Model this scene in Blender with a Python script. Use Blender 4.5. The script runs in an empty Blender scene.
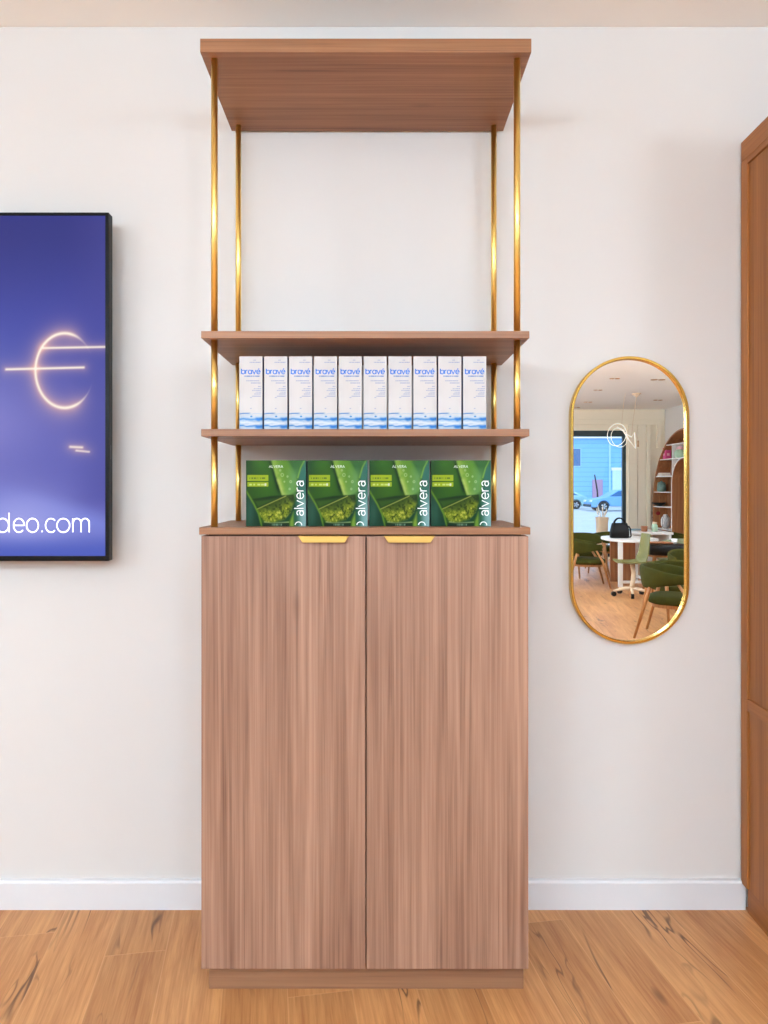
import bpy, bmesh, math, random
import numpy as np
from mathutils import Vector, Matrix
PI = math.pi
rnd = random.Random(7)
SC = bpy.context.scene
COL = SC.collection

# ------------------------------------------------------------------ camera numbers
F, CX, CY = 686.0, 375.0, 488.0          # focal length and principal point in pixels (768 x 1024 frame)
D0, H = 2.465, 1.5055                      # camera stands 2.465 m from the wall (y = 0), eye height 1.5 m
def X(px, y): return (px - CX) * (D0 + y) / F
def Z(py, y): return H + (CY - py) * (D0 + y) / F
MY = -0.016                              # mirror surface
VY = D0 + 2 * MY
def MX(px, D): return (px - CX) * D / F  # something the mirror shows at distance D along the view
def MYY(D): return VY - D
def MZ(py, D): return H + (CY - py) * D / F

def lin(c):
    return tuple((v / 255 / 12.92) if v / 255 <= 0.04045 else ((v / 255 + 0.055) / 1.055) ** 2.4 for v in c)
def lin4(c): return lin(c) + (1.0,)

# ------------------------------------------------------------------ mesh builder
class MB:
    def __init__(s): s.v = []; s.f = []; s.mi = []; s.m = 0
    def add(s, vs, fs):
        o = len(s.v); s.v += [tuple(p) for p in vs]; s.f += [tuple(i + o for i in f) for f in fs]; s.mi += [s.m] * len(fs)
        return s
    def box(s, x0, x1, y0, y1, z0, z1):
        vs = [(x, y, z) for z in (z0, z1) for y in (y0, y1) for x in (x0, x1)]
        return s.add(vs, [(0,2,3,1),(4,5,7,6),(0,1,5,4),(2,6,7,3),(0,4,6,2),(1,3,7,5)])
    def prism(s, poly, axis, a, b):
        # poly: 2-D points (ccw), extruded along axis between a and b
        n = len(poly)
        def mk(p, t):
            if axis == 'y': return (p[0], t, p[1])
            if axis == 'x': return (t, p[0], p[1])
            return (p[0], p[1], t)
        vs = [mk(p, a) for p in poly] + [mk(p, b) for p in poly]
        fs = [tuple(range(n))[::-1], tuple(range(n, 2 * n))] + [(i, (i + 1) % n, n + (i + 1) % n, n + i) for i in range(n)]
        return s.add(vs, fs)
    def rings(s, rs, closed=True, cap=True):
        n = len(rs[0]); vs = [p for r in rs for p in r]; fs = []
        for k in range(len(rs) - 1):
            for i in range(n if closed else n - 1):
                j = (i + 1) % n
                fs.append((k*n+i, k*n+j, (k+1)*n+j, (k+1)*n+i))
        if cap:
            fs.append(tuple(range(n))[::-1]); fs.append(tuple((len(rs)-1)*n + i for i in range(n)))
        return s.add(vs, fs)
    def tube(s, pts, r, n=10, closed=False):
        pts = [Vector(p) for p in pts]; m = len(pts)
        rr = r if isinstance(r, (list, tuple)) else [r] * m
        rings = []; up = None
        for i, p in enumerate(pts):
            if closed: t = (pts[(i+1) % m] - pts[i-1]).normalized()
            else: t = (pts[min(i+1, m-1)] - pts[max(i-1, 0)]).normalized()
            if up is None:
                up = Vector((0,0,1)) if abs(t.z) < .9 else Vector((0,1,0))
            a = (up - t * up.dot(t)).normalized(); b = t.cross(a); up = a
            rings.append([p + (a * math.cos(2*PI*k/n) + b * math.sin(2*PI*k/n)) * rr[i] for k in range(n)])
        if closed: rings.append(rings[0]); return s.rings(rings, cap=False)
        return s.rings(rings)
    def lathe(s, prof, n=20, c=(0,0,0)):
        return s.rings([[(c[0]+r*math.cos(2*PI*k/n), c[1]+r*math.sin(2*PI*k/n), c[2]+z) for k in range(n)] for r, z in prof])
    def loaf(s, prof, n=32, e=2.6, c=(0,0)):
        # prof: list of (half_x, half_y, z): stacked super-ellipses
        rs = []
        for hx, hy, z in prof:
            r = []
            for k in range(n):
                t = 2*PI*k/n; ct, st = math.cos(t), math.sin(t)
                r.append((c[0]+hx*math.copysign(abs(ct)**(2/e), ct), c[1]+hy*math.copysign(abs(st)**(2/e), st), z))
            rs.append(r)
        return s.rings(rs)

def obj(name, mb, mats, parent=None, bevel=0, smooth=False, seg=2, loc=None):
    me = bpy.data.meshes.new(name)
    me.from_pydata(mb.v, [], mb.f); me.update()
    for m in (mats if isinstance(mats, list) else [mats]): me.materials.append(m)
    if max(mb.mi, default=0): me.polygons.foreach_set('material_index', mb.mi)
    bm = bmesh.new(); bm.from_mesh(me); bmesh.ops.recalc_face_normals(bm, faces=bm.faces); bm.to_mesh(me); bm.free()
    if smooth: me.shade_smooth()
    o = bpy.data.objects.new(name, me); COL.objects.link(o)
    if parent: o.parent = parent
    if loc: o.location = loc
    if bevel:
        b = o.modifiers.new('bevel', 'BEVEL'); b.width = bevel; b.segments = seg; b.limit_method = 'ANGLE'; b.angle_limit = .6
    return o
def tag(o, label, cat, group=None):
    o['label'] = label; o['category'] = cat
    if group: o['group'] = group
    return o
def thing(name, label, cat, loc=(0,0,0), rotz=0, group=None):
    o = bpy.data.objects.new(name, None); COL.objects.link(o); o.empty_display_size = .05
    o.location = loc; o.rotation_euler = (0,0,rotz)
    return tag(o, label, cat, group)
def dup(root, loc, label, rotz=None):
    r = root.copy(); COL.objects.link(r); r.location = loc; r['label'] = label
    if rotz is not None: r.rotation_euler = (0,0,rotz)
    for ch in list(root.children):
        c = ch.copy(); COL.objects.link(c); c.parent = r
        for g in list(ch.children):
            d = g.copy(); COL.objects.link(d); d.parent = c
    return r
def struct(name, mb, mats, **k):
    o = obj(name, mb, mats, **k); o['kind'] = 'structure'; return o

# ------------------------------------------------------------------ node helpers
def newmat(name):
    m = bpy.data.materials.new(name); m.use_nodes = True
    nt = m.node_tree; b = nt.nodes['Principled BSDF']; return m, nt, b
def nd(nt, t, **k):
    n = nt.nodes.new(t)
    for a, v in k.items(): setattr(n, a, v)
    return n
def math_(nt, op, a, b=None, c=None):
    n = nd(nt, 'ShaderNodeMath', operation=op)
    for i, v in enumerate((a, b, c)):
        if v is None: continue
        if isinstance(v, (int, float)): n.inputs[i].default_value = v
        else: nt.links.new(v, n.inputs[i])
    return n.outputs[0]
def mixc(nt, f, a, b, mode='MIX'):
    n = nd(nt, 'ShaderNodeMix', data_type='RGBA', blend_type=mode)
    for i, v in ((0, f), (6, a), (7, b)):
        if isinstance(v, (int, float)): n.inputs[i].default_value = v
        elif isinstance(v, tuple): n.inputs[i].default_value = v
        else: nt.links.new(v, n.inputs[i])
    return n.outputs[2]
def noise(nt, vec, scale, detail=4, rough=.55, dist=0):
    n = nd(nt, 'ShaderNodeTexNoise'); n.inputs['Scale'].default_value = scale
    n.inputs['Detail'].default_value = detail; n.inputs['Roughness'].default_value = rough; n.inputs['Distortion'].default_value = dist
    nt.links.new(vec, n.inputs['Vector']); return n.outputs['Fac']
def mapping(nt, vec, scale=(1,1,1), rot=(0,0,0), loc=(0,0,0)):
    n = nd(nt, 'ShaderNodeMapping'); n.inputs['Scale'].default_value = scale
    n.inputs['Rotation'].default_value = rot; n.inputs['Location'].default_value = loc
    nt.links.new(vec, n.inputs['Vector']); return n.outputs[0]
def ramp(nt, f, lo, hi):
    n = nd(nt, 'ShaderNodeMapRange'); nt.links.new(f, n.inputs[0])
    n.inputs[1].default_value = lo; n.inputs[2].default_value = hi; n.clamp = True
    return n.outputs[0]
def bump(nt, b, h, strength=.1, dist=.002):
    n = nd(nt, 'ShaderNodeBump'); n.inputs['Strength'].default_value = strength; n.inputs['Distance'].default_value = dist
    nt.links.new(h, n.inputs['Height']); nt.links.new(n.outputs[0], b.inputs['Normal'])

def plain(name, c, rough=.5, metal=0, var=.04, scale=30, spec=.5, sheen=0, bmp=0):
    m, nt, b = newmat(name)
    tc = nd(nt, 'ShaderNodeTexCoord')
    n = noise(nt, tc.outputs['Object'], scale, 4)
    d = tuple(v * (1 - 2*var) for v in lin(c)) + (1,); l = tuple(min(1, v * (1 + 2*var)) for v in lin(c)) + (1,)
    nt.links.new(mixc(nt, n, d, l), b.inputs['Base Color'])
    b.inputs['Roughness'].default_value = rough; b.inputs['Metallic'].default_value = metal
    b.inputs['Specular IOR Level'].default_value = spec
    if sheen: b.inputs['Sheen Weight'].default_value = sheen
    if bmp: bump(nt, b, n, bmp)
    return m
def emit(name, c, s):
    m, nt, b = newmat(name)
    b.inputs['Base Color'].default_value = lin4(c)
    b.inputs['Emission Color'].default_value = lin4(c); b.inputs['Emission Strength'].default_value = s
    return m
def wood(name, dark, light, axis='z', rough=.5, lo=.36, hi=.64, seedloc=(0,0,0), swirl=.35, streak=None):
    m, nt, b = newmat(name)
    tc = nd(nt, 'ShaderNodeTexCoord'); oi = nd(nt, 'ShaderNodeObjectInfo')
    off = nd(nt, 'ShaderNodeVectorMath', operation='SCALE'); off.inputs[0].default_value = (13.1, 7.7, 5.3)
    nt.links.new(oi.outputs['Random'], off.inputs['Scale'])
    add = nd(nt, 'ShaderNodeVectorMath', operation='ADD'); nt.links.new(tc.outputs['Object'], add.inputs[0]); nt.links.new(off.outputs[0], add.inputs[1])
    v = add.outputs[0]
    def sc(l, c): return tuple(l if a == axis else c for a in 'xyz')
    n1 = noise(nt, mapping(nt, v, sc(.75, 19), loc=seedloc), 1.0, 4, .55, swirl)
    n2 = noise(nt, mapping(nt, v, sc(1.3, 110)), 1.0, 3, .6, .35)
    n3 = noise(nt, mapping(nt, v, sc(.3, 6)), 1.0, 2, .5, .6)
    n4 = noise(nt, mapping(nt, v, sc(6, 300)), 1.0, 2, .6)
    s = math_(nt, 'MULTIPLY', ramp(nt, n1, .32, .68), .40)
    s = math_(nt, 'MULTIPLY_ADD', ramp(nt, n2, .34, .66), .34, s)
    s = math_(nt, 'MULTIPLY_ADD', ramp(nt, n3, .3, .7), .16, s)
    s = math_(nt, 'MULTIPLY_ADD', n4, .08, s)
    f = ramp(nt, s, .14, .86)
    c = mixc(nt, f, lin4(dark), lin4(light))
    p = ramp(nt, n2, .27, .38)                       # thin dark pores
    c = mixc(nt, math_(nt, 'MULTIPLY_ADD', p, -.45, .45), c, tuple(v * .6 for v in lin(dark)) + (1,))
    kn = nd(nt, 'ShaderNodeTexVoronoi'); kn.inputs['Scale'].default_value = 1.0     # scattered small knots
    nt.links.new(mapping(nt, v, sc(1.6, 6)), kn.inputs['Vector'])
    c = mixc(nt, math_(nt, 'MULTIPLY', math_(nt, 'SUBTRACT', 1.0, ramp(nt, kn.outputs['Distance'], .02, .09)), .35), c, tuple(v * .6 for v in lin(dark)) + (1,))
    nt.links.new(c, b.inputs['Base Color'])
    b.inputs['Roughness'].default_value = rough
    bump(nt, b, n4, .06, .001)
    return m
def vcol_mat(name, emission=0, rough=.4, ink=1.0):
    m, nt, b = newmat(name)
    a = nd(nt, 'ShaderNodeAttribute', attribute_name='print_colour')
    if emission:
        b.inputs['Base Color'].default_value = (.01,.01,.01,1)
        nt.links.new(a.outputs['Color'], b.inputs['Emission Color']); b.inputs['Emission Strength'].default_value = emission; b.inputs['Specular IOR Level'].default_value = .06
    else:
        b.inputs['Specular IOR Level'].default_value = .12
        nt.links.new(mixc(nt, 1.0, a.outputs['Color'], (ink, ink, ink, 1), 'MULTIPLY'), b.inputs['Base Color'])
    b.inputs['Roughness'].default_value = rough
    return m

# ------------------------------------------------------------------ materials
M = {}
def wall_mat(name, c):
    m, nt, b = newmat(name)
    tc = nd(nt, 'ShaderNodeTexCoord')
    n = noise(nt, tc.outputs['Object'], 2.5, 3); n2 = noise(nt, tc.outputs['Object'], 260, 2)
    a = lin(c)
    nt.links.new(mixc(nt, n, tuple(v*.985 for v in a)+(1,), tuple(min(1,v*1.015) for v in a)+(1,)), b.inputs['Base Color'])
    b.inputs['Roughness'].default_value = .75; b.inputs['Specular IOR Level'].default_value = .25
    bump(nt, b, n2, .05, .001)
    return m
M['wall'] = wall_mat('white_paint', (217, 214, 210))
M['ceil'] = wall_mat('ceiling_paint', (249, 249, 246))
M['trim'] = plain('skirting_paint', (222, 223, 225), .4, var=.005)
M['cream'] = plain('cream_paint', (244, 234, 212), .55, var=.01)
M['door'] = wood('walnut_laminate', (123, 86, 67), (181, 141, 117), 'z', .48)
M['board'] = wood('walnut_board', (124, 80, 50), (172, 122, 84), 'x', .45)
M['kick'] = wood('walnut_plinth', (128, 87, 62), (161, 118, 86), 'x', .5)
M['robe'] = wood('warm_walnut', (141, 84, 35), (180, 115, 54), 'z', .5)
M['arch'] = wood('arch_walnut', (140, 88, 52), (188, 128, 82), 'z', .5)
M['legwood'] = wood('beech_leg', (158, 102, 54), (196, 140, 84), 'z', .45)
M['dark'] = plain('dark_gap', (38, 27, 22), .8)
def brass_mat(name, c, r):
    m = plain(name, c, r, 1, .03, 8); return m
M['brass'] = brass_mat('brushed_brass', (250, 214, 124), .3)
M['handle'] = brass_mat('satin_brass', (222, 180, 98), .34)
M['black'] = plain('black_plastic', (14, 15, 18), .32, var=.1)
M['blackleather'] = plain('black_leather', (9, 9, 10), .45, var=.15, bmp=.1, spec=.3)
M['white'] = plain('white_lacquer', (240, 238, 234), .35, var=.006)
M['green'] = plain('olive_velvet', (62, 62, 15), .85, var=.14, scale=14, spec=.2)
M['greengrey'] = plain('sage_fabric', (132, 142, 112), .9, var=.08)
M['olive_shell'] = plain('olive_shell_plastic', (124, 122, 66), .5, var=.02)
M['bluegrey'] = plain('blue_grey_fabric', (120, 148, 162), .9, var=.05)
M['beige'] = plain('beige_ceramic', (226, 200, 168), .6, var=.02)
M['plume'] = plain('cream_plume', (240, 232, 218), .95, var=.06)
M['pink'] = plain('pink_card', (222, 84, 140), .5, var=.05)
M['palepink'] = plain('pale_pink', (244, 190, 196), .6, var=.05)
M['mint'] = plain('mint_glaze', (176, 206, 178), .4, var=.05)
M['teal'] = plain('teal_glaze', (112, 138, 126), .35, var=.12)
M['red'] = plain('crimson_lacquer', (150, 34, 44), .35, var=.12)
M['paper'] = plain('page_paper', (226, 216, 198), .8, var=.03)
M['brown'] = plain('brown_ceramic', (150, 92, 56), .45, var=.06)
M['screen_frame'] = plain('black_gloss', (6, 7, 9), .35, var=.1, spec=.2)
M['lensamp'] = plain('tan_metal', (188, 150, 110), .4, .6, .05)
def two_tone(name, a, b2, scale):
    m, nt, b = newmat(name); tc = nd(nt, 'ShaderNodeTexCoord')
    w = nd(nt, 'ShaderNodeTexWave'); w.inputs['Scale'].default_value = scale; w.inputs['Distortion'].default_value = 6
    w.inputs['Detail'].default_value = 1
    nt.links.new(tc.outputs['Object'], w.inputs['Vector'])
    nt.links.new(mixc(nt, ramp(nt, w.outputs['Fac'], .42, .58), lin4(a), lin4(b2)), b.inputs['Base Color']); b.inputs['Roughness'].default_value = .4
    return m
M['pattern'] = two_tone('patterned_glaze', (240, 240, 240), (116, 122, 130), 14)
m, nt, b = newmat('mirror_silver'); M['mirror'] = m
b.inputs['Base Color'].default_value = (.97, .97, .96, 1); b.inputs['Metallic'].default_value = 1; b.inputs['Roughness'].default_value = 0
m, nt, b = newmat('window_glass'); M['glass'] = m
tr = nd(nt, 'ShaderNodeBsdfTransparent'); gl = nd(nt, 'ShaderNodeBsdfGlossy'); gl.inputs['Roughness'].default_value = .0
tr.inputs['Color'].default_value = (.96, .985, 1, 1)
fr = nd(nt, 'ShaderNodeFresnel'); fr.inputs['IOR'].default_value = 1.45
mx = nd(nt, 'ShaderNodeMixShader'); nt.links.new(fr.outputs[0], mx.inputs[0]); nt.links.new(tr.outputs[0], mx.inputs[1]); nt.links.new(gl.outputs[0], mx.inputs[2])
nt.links.new(mx.outputs[0], nt.nodes['Material Output'].inputs['Surface'])

# oak floor: wide boards running nine degrees off the wall's normal
def floor_mat():
    m, nt, b = newmat('oak_boards')
    tc = nd(nt, 'ShaderNodeTexCoord')
    ang = math.atan2(1, -110/686)
    v = mapping(nt, tc.outputs['Object'], rot=(0, 0, -ang), loc=(0.11, 0.06, 0))
    sp = nd(nt, 'ShaderNodeSeparateXYZ'); nt.links.new(v, sp.inputs[0])
    W, L = .192, 1.9
    vv = math_(nt, 'DIVIDE', sp.outputs[1], W); row = math_(nt, 'FLOOR', vv); fv = math_(nt, 'FRACT', vv)
    wn = nd(nt, 'ShaderNodeTexWhiteNoise', noise_dimensions='1D'); nt.links.new(row, wn.inputs['W'])
    uu = math_(nt, 'ADD', math_(nt, 'DIVIDE', sp.outputs[0], L), wn.outputs['Value'])
    cell = math_(nt, 'FLOOR', uu); fu = math_(nt, 'FRACT', uu)
    cb = nd(nt, 'ShaderNodeCombineXYZ'); nt.links.new(row, cb.inputs[0]); nt.links.new(cell, cb.inputs[1])
    wn2 = nd(nt, 'ShaderNodeTexWhiteNoise', noise_dimensions='3D'); nt.links.new(cb.outputs[0], wn2.inputs['Vector'])
    r = wn2.outputs['Value']
    gc = nd(nt, 'ShaderNodeCombineXYZ'); nt.links.new(sp.outputs[0], gc.inputs[0]); nt.links.new(sp.outputs[1], gc.inputs[1])
    nt.links.new(math_(nt, 'MULTIPLY', r, 37.0), gc.inputs[2])
    g = gc.outputs[0]
    n1 = noise(nt, mapping(nt, g, (1.1, 11, 1)), 1, 5, .6, .8)
    n2 = noise(nt, mapping(nt, g, (4, 85, 1)), 1, 3, .6, .3)
    n3 = noise(nt, mapping(nt, g, (.7, 3, 1)), 1, 2)
    n4 = noise(nt, mapping(nt, g, (9, 210, 1)), 1, 2, .6)
    s = math_(nt, 'MULTIPLY_ADD', n1, .36, math_(nt, 'MULTIPLY_ADD', n2, .30, math_(nt, 'MULTIPLY_ADD', n4, .14, math_(nt, 'MULTIPLY', n3, .20))))
    c = mixc(nt, ramp(nt, s, .39, .60), lin4((173, 113, 66)), lin4((216, 160, 105)))
    c = mixc(nt, ramp(nt, r, .0, 1.), mixc(nt, 1., c, (.90,.88,.85,1), 'MULTIPLY'), mixc(nt, 1., c, (1.1,1.08,1.05,1), 'MULTIPLY'))
    # cracks and knots: thin dark lines that follow the grain
    k1 = noise(nt, mapping(nt, g, (1.6, 10, 1), loc=(3, 1, 0)), 1, 2, .5, 1.0)
    ln = math_(nt, 'ABSOLUTE', math_(nt, 'SUBTRACT', k1, .52))
    mask = ramp(nt, noise(nt, mapping(nt, g, (1.5, 4, 1), loc=(9, 4, 0)), 1, 1), .55, .66)
    crack = math_(nt, 'MULTIPLY', math_(nt, 'SUBTRACT', 1.0, ramp(nt, ln, .004, .02)), mask)
    c = mixc(nt, math_(nt, 'MULTIPLY', crack, .8), c, lin4((75, 42, 20)))
    vo = nd(nt, 'ShaderNodeTexVoronoi'); vo.inputs['Scale'].default_value = 1.0
    nt.links.new(mapping(nt, g, (2.2, 5.5, 1)), vo.inputs['Vector'])
    knot = math_(nt, 'SUBTRACT', 1.0, ramp(nt, vo.outputs['Distance'], .03, .11))
    c = mixc(nt, math_(nt, 'MULTIPLY', knot, .75), c, lin4((83, 47, 23)))
    # joints
    e1 = math_(nt, 'MINIMUM', fv, math_(nt, 'SUBTRACT', 1.0, fv)); e2 = math_(nt, 'MINIMUM', fu, math_(nt, 'SUBTRACT', 1.0, fu))
    j = math_(nt, 'MAXIMUM', math_(nt, 'SUBTRACT', 1.0, ramp(nt, e1, .004, .014)), math_(nt, 'SUBTRACT', 1.0, ramp(nt, e2, .0004, .0012)))
    c = mixc(nt, math_(nt, 'MULTIPLY', j, .45), c, lin4((225, 173, 121)))
    nt.links.new(c, b.inputs['Base Color']); b.inputs['Roughness'].default_value = .42
    bump(nt, b, math_(nt, 'SUBTRACT', n2, math_(nt, 'MULTIPLY', j, 1.5)), .12, .001)
    return m
M['floor'] = floor_mat()

# ------------------------------------------------------------------ the room
XL, XR, YF, ZC = -4.9, 6.12, -12.05, 3.161
T = .15
WX0, WX1, WZ = -2.3, 5.31, 2.72          # shop window opening in the far wall
LW = [(-3.3, -2.4), (-6.6, -4.4), (-9.7, -7.5)]  # windows in the left wall (y ranges)
LZ0, LZ1 = 1.25, 2.95
struct('floor', MB().box(XL, XR, YF, 0, -.1, 0), M['floor'])
struct('ceiling', MB().box(XL, XR, YF, 0, ZC, ZC+.1), M['ceil'])
struct('wall_back', MB().box(XL - T, XR + T, 0, T, -.1, ZC + .1), M['wall'])
struct('wall_right', MB().box(XR, XR + T, YF, 0, -.1, ZC + .1), M['wall'])
w = MB()
ys = [0.0] + [v for a in LW for v in (a[1], a[0])] + [YF]
for i in range(0, len(ys), 2): w.box(XL - T, XL, ys[i+1], ys[i], -.1, ZC + .1)
for a, c in LW: w.box(XL - T, XL, a, c, -.1, LZ0); w.box(XL - T, XL, a, c, LZ1, ZC + .1)
struct('wall_left', w, M['wall'])
w = MB(); w.box(XL - T, WX0, YF - T, YF, -.1, ZC + .1); w.box(WX1, XR + T, YF - T, YF, -.1, ZC + .1); w.box(WX0, WX1, YF - T, YF, WZ, ZC + .1); w.box(WX0, WX1, YF - T, YF, -.1, .05)
struct('wall_front', w, M['cream'])
def window(n, horiz, a, c, z0, z1, base, mull):
    # horiz: opening runs along x (far wall) else along y (left wall)
    f = MB(); g = MB()
    def bx(mb, p0, p1, d0, d1, za, zb):
        if horiz: mb.box(p0, p1, base + d0, base + d1, za, zb)
        else: mb.box(base + d0, base + d1, p0, p1, za, zb)
    t = .07
    bx(f, a, a + t, .03, .1, z0, z1); bx(f, c - t, c, .03, .1, z0, z1)
    bx(f, a + t, c - t, .03, .1, z0, z0 + t); bx(f, a + t, c - t, .03, .1, z1 - .125, z1)
    for q in mull: bx(f, q - .03, q + .03, .03, .1, z0 + t, z1 - .125)
    cuts = [a + t] + [v for q in mull for v in (q - .03, q + .03)] + [c - t]
    for i in range(0, len(cuts), 2): bx(g, cuts[i], cuts[i+1], .06, .068, z0 + t, z1 - .125)
    fo = struct('window_%d' % n, f, plain('window_frame_%d' % n, (46, 62, 66), .4) if n == 1 else M['white'])
    go = obj('glass_pane', g, M['glass'], fo)
window(1, True, WX0, WX1, .05, WZ, YF - .13, [.2, 2.75])
for i, (a, c) in enumerate(LW): window(i + 2, False, a, c, LZ0, LZ1, XL - .13, [(a + c) / 2])

# skirtings, a step-topped profile
BH, BT = .103, .018
CABX0, CABX1 = X(201.3, -.456), X(528.4, -.456)
ROBEX = X(742.6, -.02)
prof = [(0, 0), (-BT, 0), (-BT, BH - .008), (-BT + .004, BH), (0, BH)]
w = MB(); w.prism(prof, 'x', XL, CABX0 + .055); w.prism(prof, 'x', CABX1 - .055, ROBEX + .012)
struct('baseboard_back', w, M['trim'])
struct('baseboard_right', MB().box(XR - .016, XR, YF + .002, -.03, 0, BH), M['trim'])
struct('baseboard_left', MB().box(XL, XL + .016, YF + .002, -.03, 0, BH), M['trim'])
# cream panel, lintel band and track on the far wall
yw = YF
w = MB(); w.box(5.33, 5.52, yw, yw + .06, 0, 2.83); w.box(5.53, 5.70, yw, yw + .05, 0, 2.83); w.box(5.71, 5.79, yw, yw + .07, 0, 2.83)
struct('trim_1', w, M['cream'], bevel=.004)
w = MB(); w.box(XL + .02, 6.02, yw, yw + .05, 2.84, 2.875); w.box(5.94, 6.02, yw, yw + .05, 2.36, 2.84)
struct('trim_2', w, M['cream'])
struct('trim_3', MB().box(XL + .01, XR - .01, yw, yw + .02, 2.95, ZC), M['cream'])

# ------------------------------------------------------------------ stroke lettering
def arc(cx, cy, rx, ry, a0, a1, n=20):
    return [(cx + rx*math.cos(math.radians(a0 + (a1-a0)*i/n)), cy + ry*math.sin(math.radians(a0 + (a1-a0)*i/n))) for i in range(n+1)]
GL = {
 'o': (.92, [arc(.46,.5,.46,.5,0,360,28)]),
 'a': (.9, [arc(.44,.5,.44,.5,0,360,28), [(.9,0),(.9,1)]]),
 'b': (.92, [[(.02,0),(.02,1.42)], arc(.48,.5,.44,.5,0,360,28)]),
 'd': (.92, [[(.9,0),(.9,1.42)], arc(.44,.5,.44,.5,0,360,28)]),
 'r': (.5, [[(.02,0),(.02,1)], arc(.42,.56,.40,.42,180,75,10)]),
 'v': (.9, [[(0,1),(.45,0),(.9,1)]]),
 'e': (.9, [[(.03,.5),(.88,.5)] + arc(.46,.5,.44,.5,0,318,28)[1:]]),
 'é': (.9, [[(.03,.5),(.88,.5)] + arc(.46,.5,.44,.5,0,318,28)[1:], [(.42,1.18),(.66,1.5)]]),
 'l': (.06, [[(.03,0),(.03,1.42)]]),
 'c': (.8, [arc(.46,.5,.44,.5,45,315,24)]),
 'm': (1.3, [[(.02,0),(.02,1)], arc(.34,.64,.32,.36,180,0,14) + [(.66,0)], arc(.98,.64,.32,.36,180,0,14) + [(1.30,0)]]),
 '.': (.14, [[(.07,0),(.07,.13)]]),
 '2': (.78, [arc(.38,.68,.34,.32,160,0,14) + [(.72,.0)], arc(.36,.28,.34,.28,0,360,22)]),   # two-storey a
 'A': (.95, [[(0,0),(.475,1.3),(.95,0)], [(.18,.42),(.77,.42)]]),
 'L': (.6, [[(.03,1.3),(.03,0),(.6,0)]]),
 'V': (.95, [[(0,1.3),(.475,0),(.95,1.3)]]),
 'E': (.62, [[(.62,1.3),(.03,1.3),(.03,0),(.62,0)], [(.03,.66),(.55,.66)]]),
 'R': (.7, [[(.03,0),(.03,1.3),(.36,1.3)] + arc(.36,.97,.3,.33,90,-90,10) + [(.03,.64)], [(.36,.64),(.7,0)]]),
}
def ribbon(mb, pts, w, mp):
    closed = math.dist(pts[0], pts[-1]) < 1e-6 and len(pts) > 3
    if closed: pts = pts[:-1]
    n = len(pts); L = []; R = []
    for i in range(n):
        p = Vector(pts[i])
        a = Vector(pts[i-1]) if (i > 0 or closed) else None
        c = Vector(pts[(i+1) % n]) if (i < n-1 or closed) else None
        d1 = (p - a).normalized() if a is not None else (c - p).normalized()
        d2 = (c - p).normalized() if c is not None else d1
        t = (d1 + d2)
        t = t.normalized() if t.length > .05 else d1
        nn = Vector((-t.y, t.x)); k = max(.5, nn.dot(Vector((-d1.y, d1.x))))
        L.append(mp(*(p + nn*w/2/k))); R.append(mp(*(p - nn*w/2/k)))
    m = n if closed else n - 1
    mb.add(L + R, [(i, (i+1) % n, n + (i+1) % n, n + i) for i in range(m)])
def lettering(mb, text, mp, weight=.14, gap=.22):
    x = 0
    for ch in text:
        if ch == ' ': x += .5; continue
        wd, strokes = GL[ch]
        for s in strokes: ribbon(mb, [(q[0] + x, q[1]) for q in s], weight, mp)
        x += wd + gap
    return x - gap

def print_grid(name, x0, x1, z0, z1, y, nx, nz, fn, mat, parent):
    # a flat printed face facing -y; one vertex per printed dot
    u, v = np.meshgrid(np.linspace(0, 1, nx), np.linspace(0, 1, nz))
    col = fn(u, v)
    vs = np.stack([x0 + u*(x1-x0), np.full_like(u, y), z0 + v*(z1-z0)], -1).reshape(-1, 3)
    i = np.arange((nz-1)*nx).reshape(nz-1, nx)[:, :-1].ravel()
    fs = np.stack([i, i+1, i+nx+1, i+nx], -1)
    me = bpy.data.meshes.new(name); me.from_pydata(vs.tolist(), [], fs.tolist()); me.update()
    at = me.color_attributes.new('print_colour', 'FLOAT_COLOR', 'POINT')
    s = np.clip(col, 0, 1); l = np.where(s <= .04045, s/12.92, ((s+.055)/1.055)**2.4)
    at.data.foreach_set('color', np.concatenate([l.reshape(-1, 3), np.ones((l.size//3, 1))], 1).astype(np.float32).ravel())
    me.materials.append(mat)
    o = bpy.data.objects.new(name, me); COL.objects.link(o); o.parent = parent
    return o
C = lambda *c: np.array(c, float) / 255
def vnoise(u, v, seed):
    g = np.random.RandomState(seed).rand(64, 64)
    x = u % 63; y = v % 63; i = x.astype(int); j = y.astype(int); fx = x - i; fy = y - j
    fx = fx*fx*(3-2*fx); fy = fy*fy*(3-2*fy)
    return (g[j, i]*(1-fx) + g[j, (i+1) % 64]*fx)*(1-fy) + (g[(j+1) % 64, i]*(1-fx) + g[(j+1) % 64, (i+1) % 64]*fx)*fy
def sstep(a, b, x):
    t = np.clip((x-a)/(b-a), 0, 1); return t*t*(3-2*t)
def blend(c, col, f): f = np.clip(f, 0, 1)[..., None]; return c*(1-f) + col*f
def seg_d(u, v, a, b):
    a = np.array(a); d = np.array(b) - a; t = np.clip(((u-a[0])*d[0] + (v-a[1])*d[1])/(d@d), 0, 1)
    return np.hypot(u-a[0]-t*d[0], v-a[1]-t*d[1])
def poly_d(u, v, pts): return np.min([seg_d(u, v, pts[i], pts[i+1]) for i in range(len(pts)-1)], axis=0)
def inside(u, v, pts):
    r = np.zeros(u.shape, bool); n = len(pts)
    for i in range(n):
        x0, y0 = pts[i]; x1, y1 = pts[(i+1) % n]
        if y0 == y1: continue
        r ^= ((y0 > v) != (y1 > v)) & (u < (x1-x0)*(v-y0)/(y1-y0) + x0)
    return r
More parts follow.
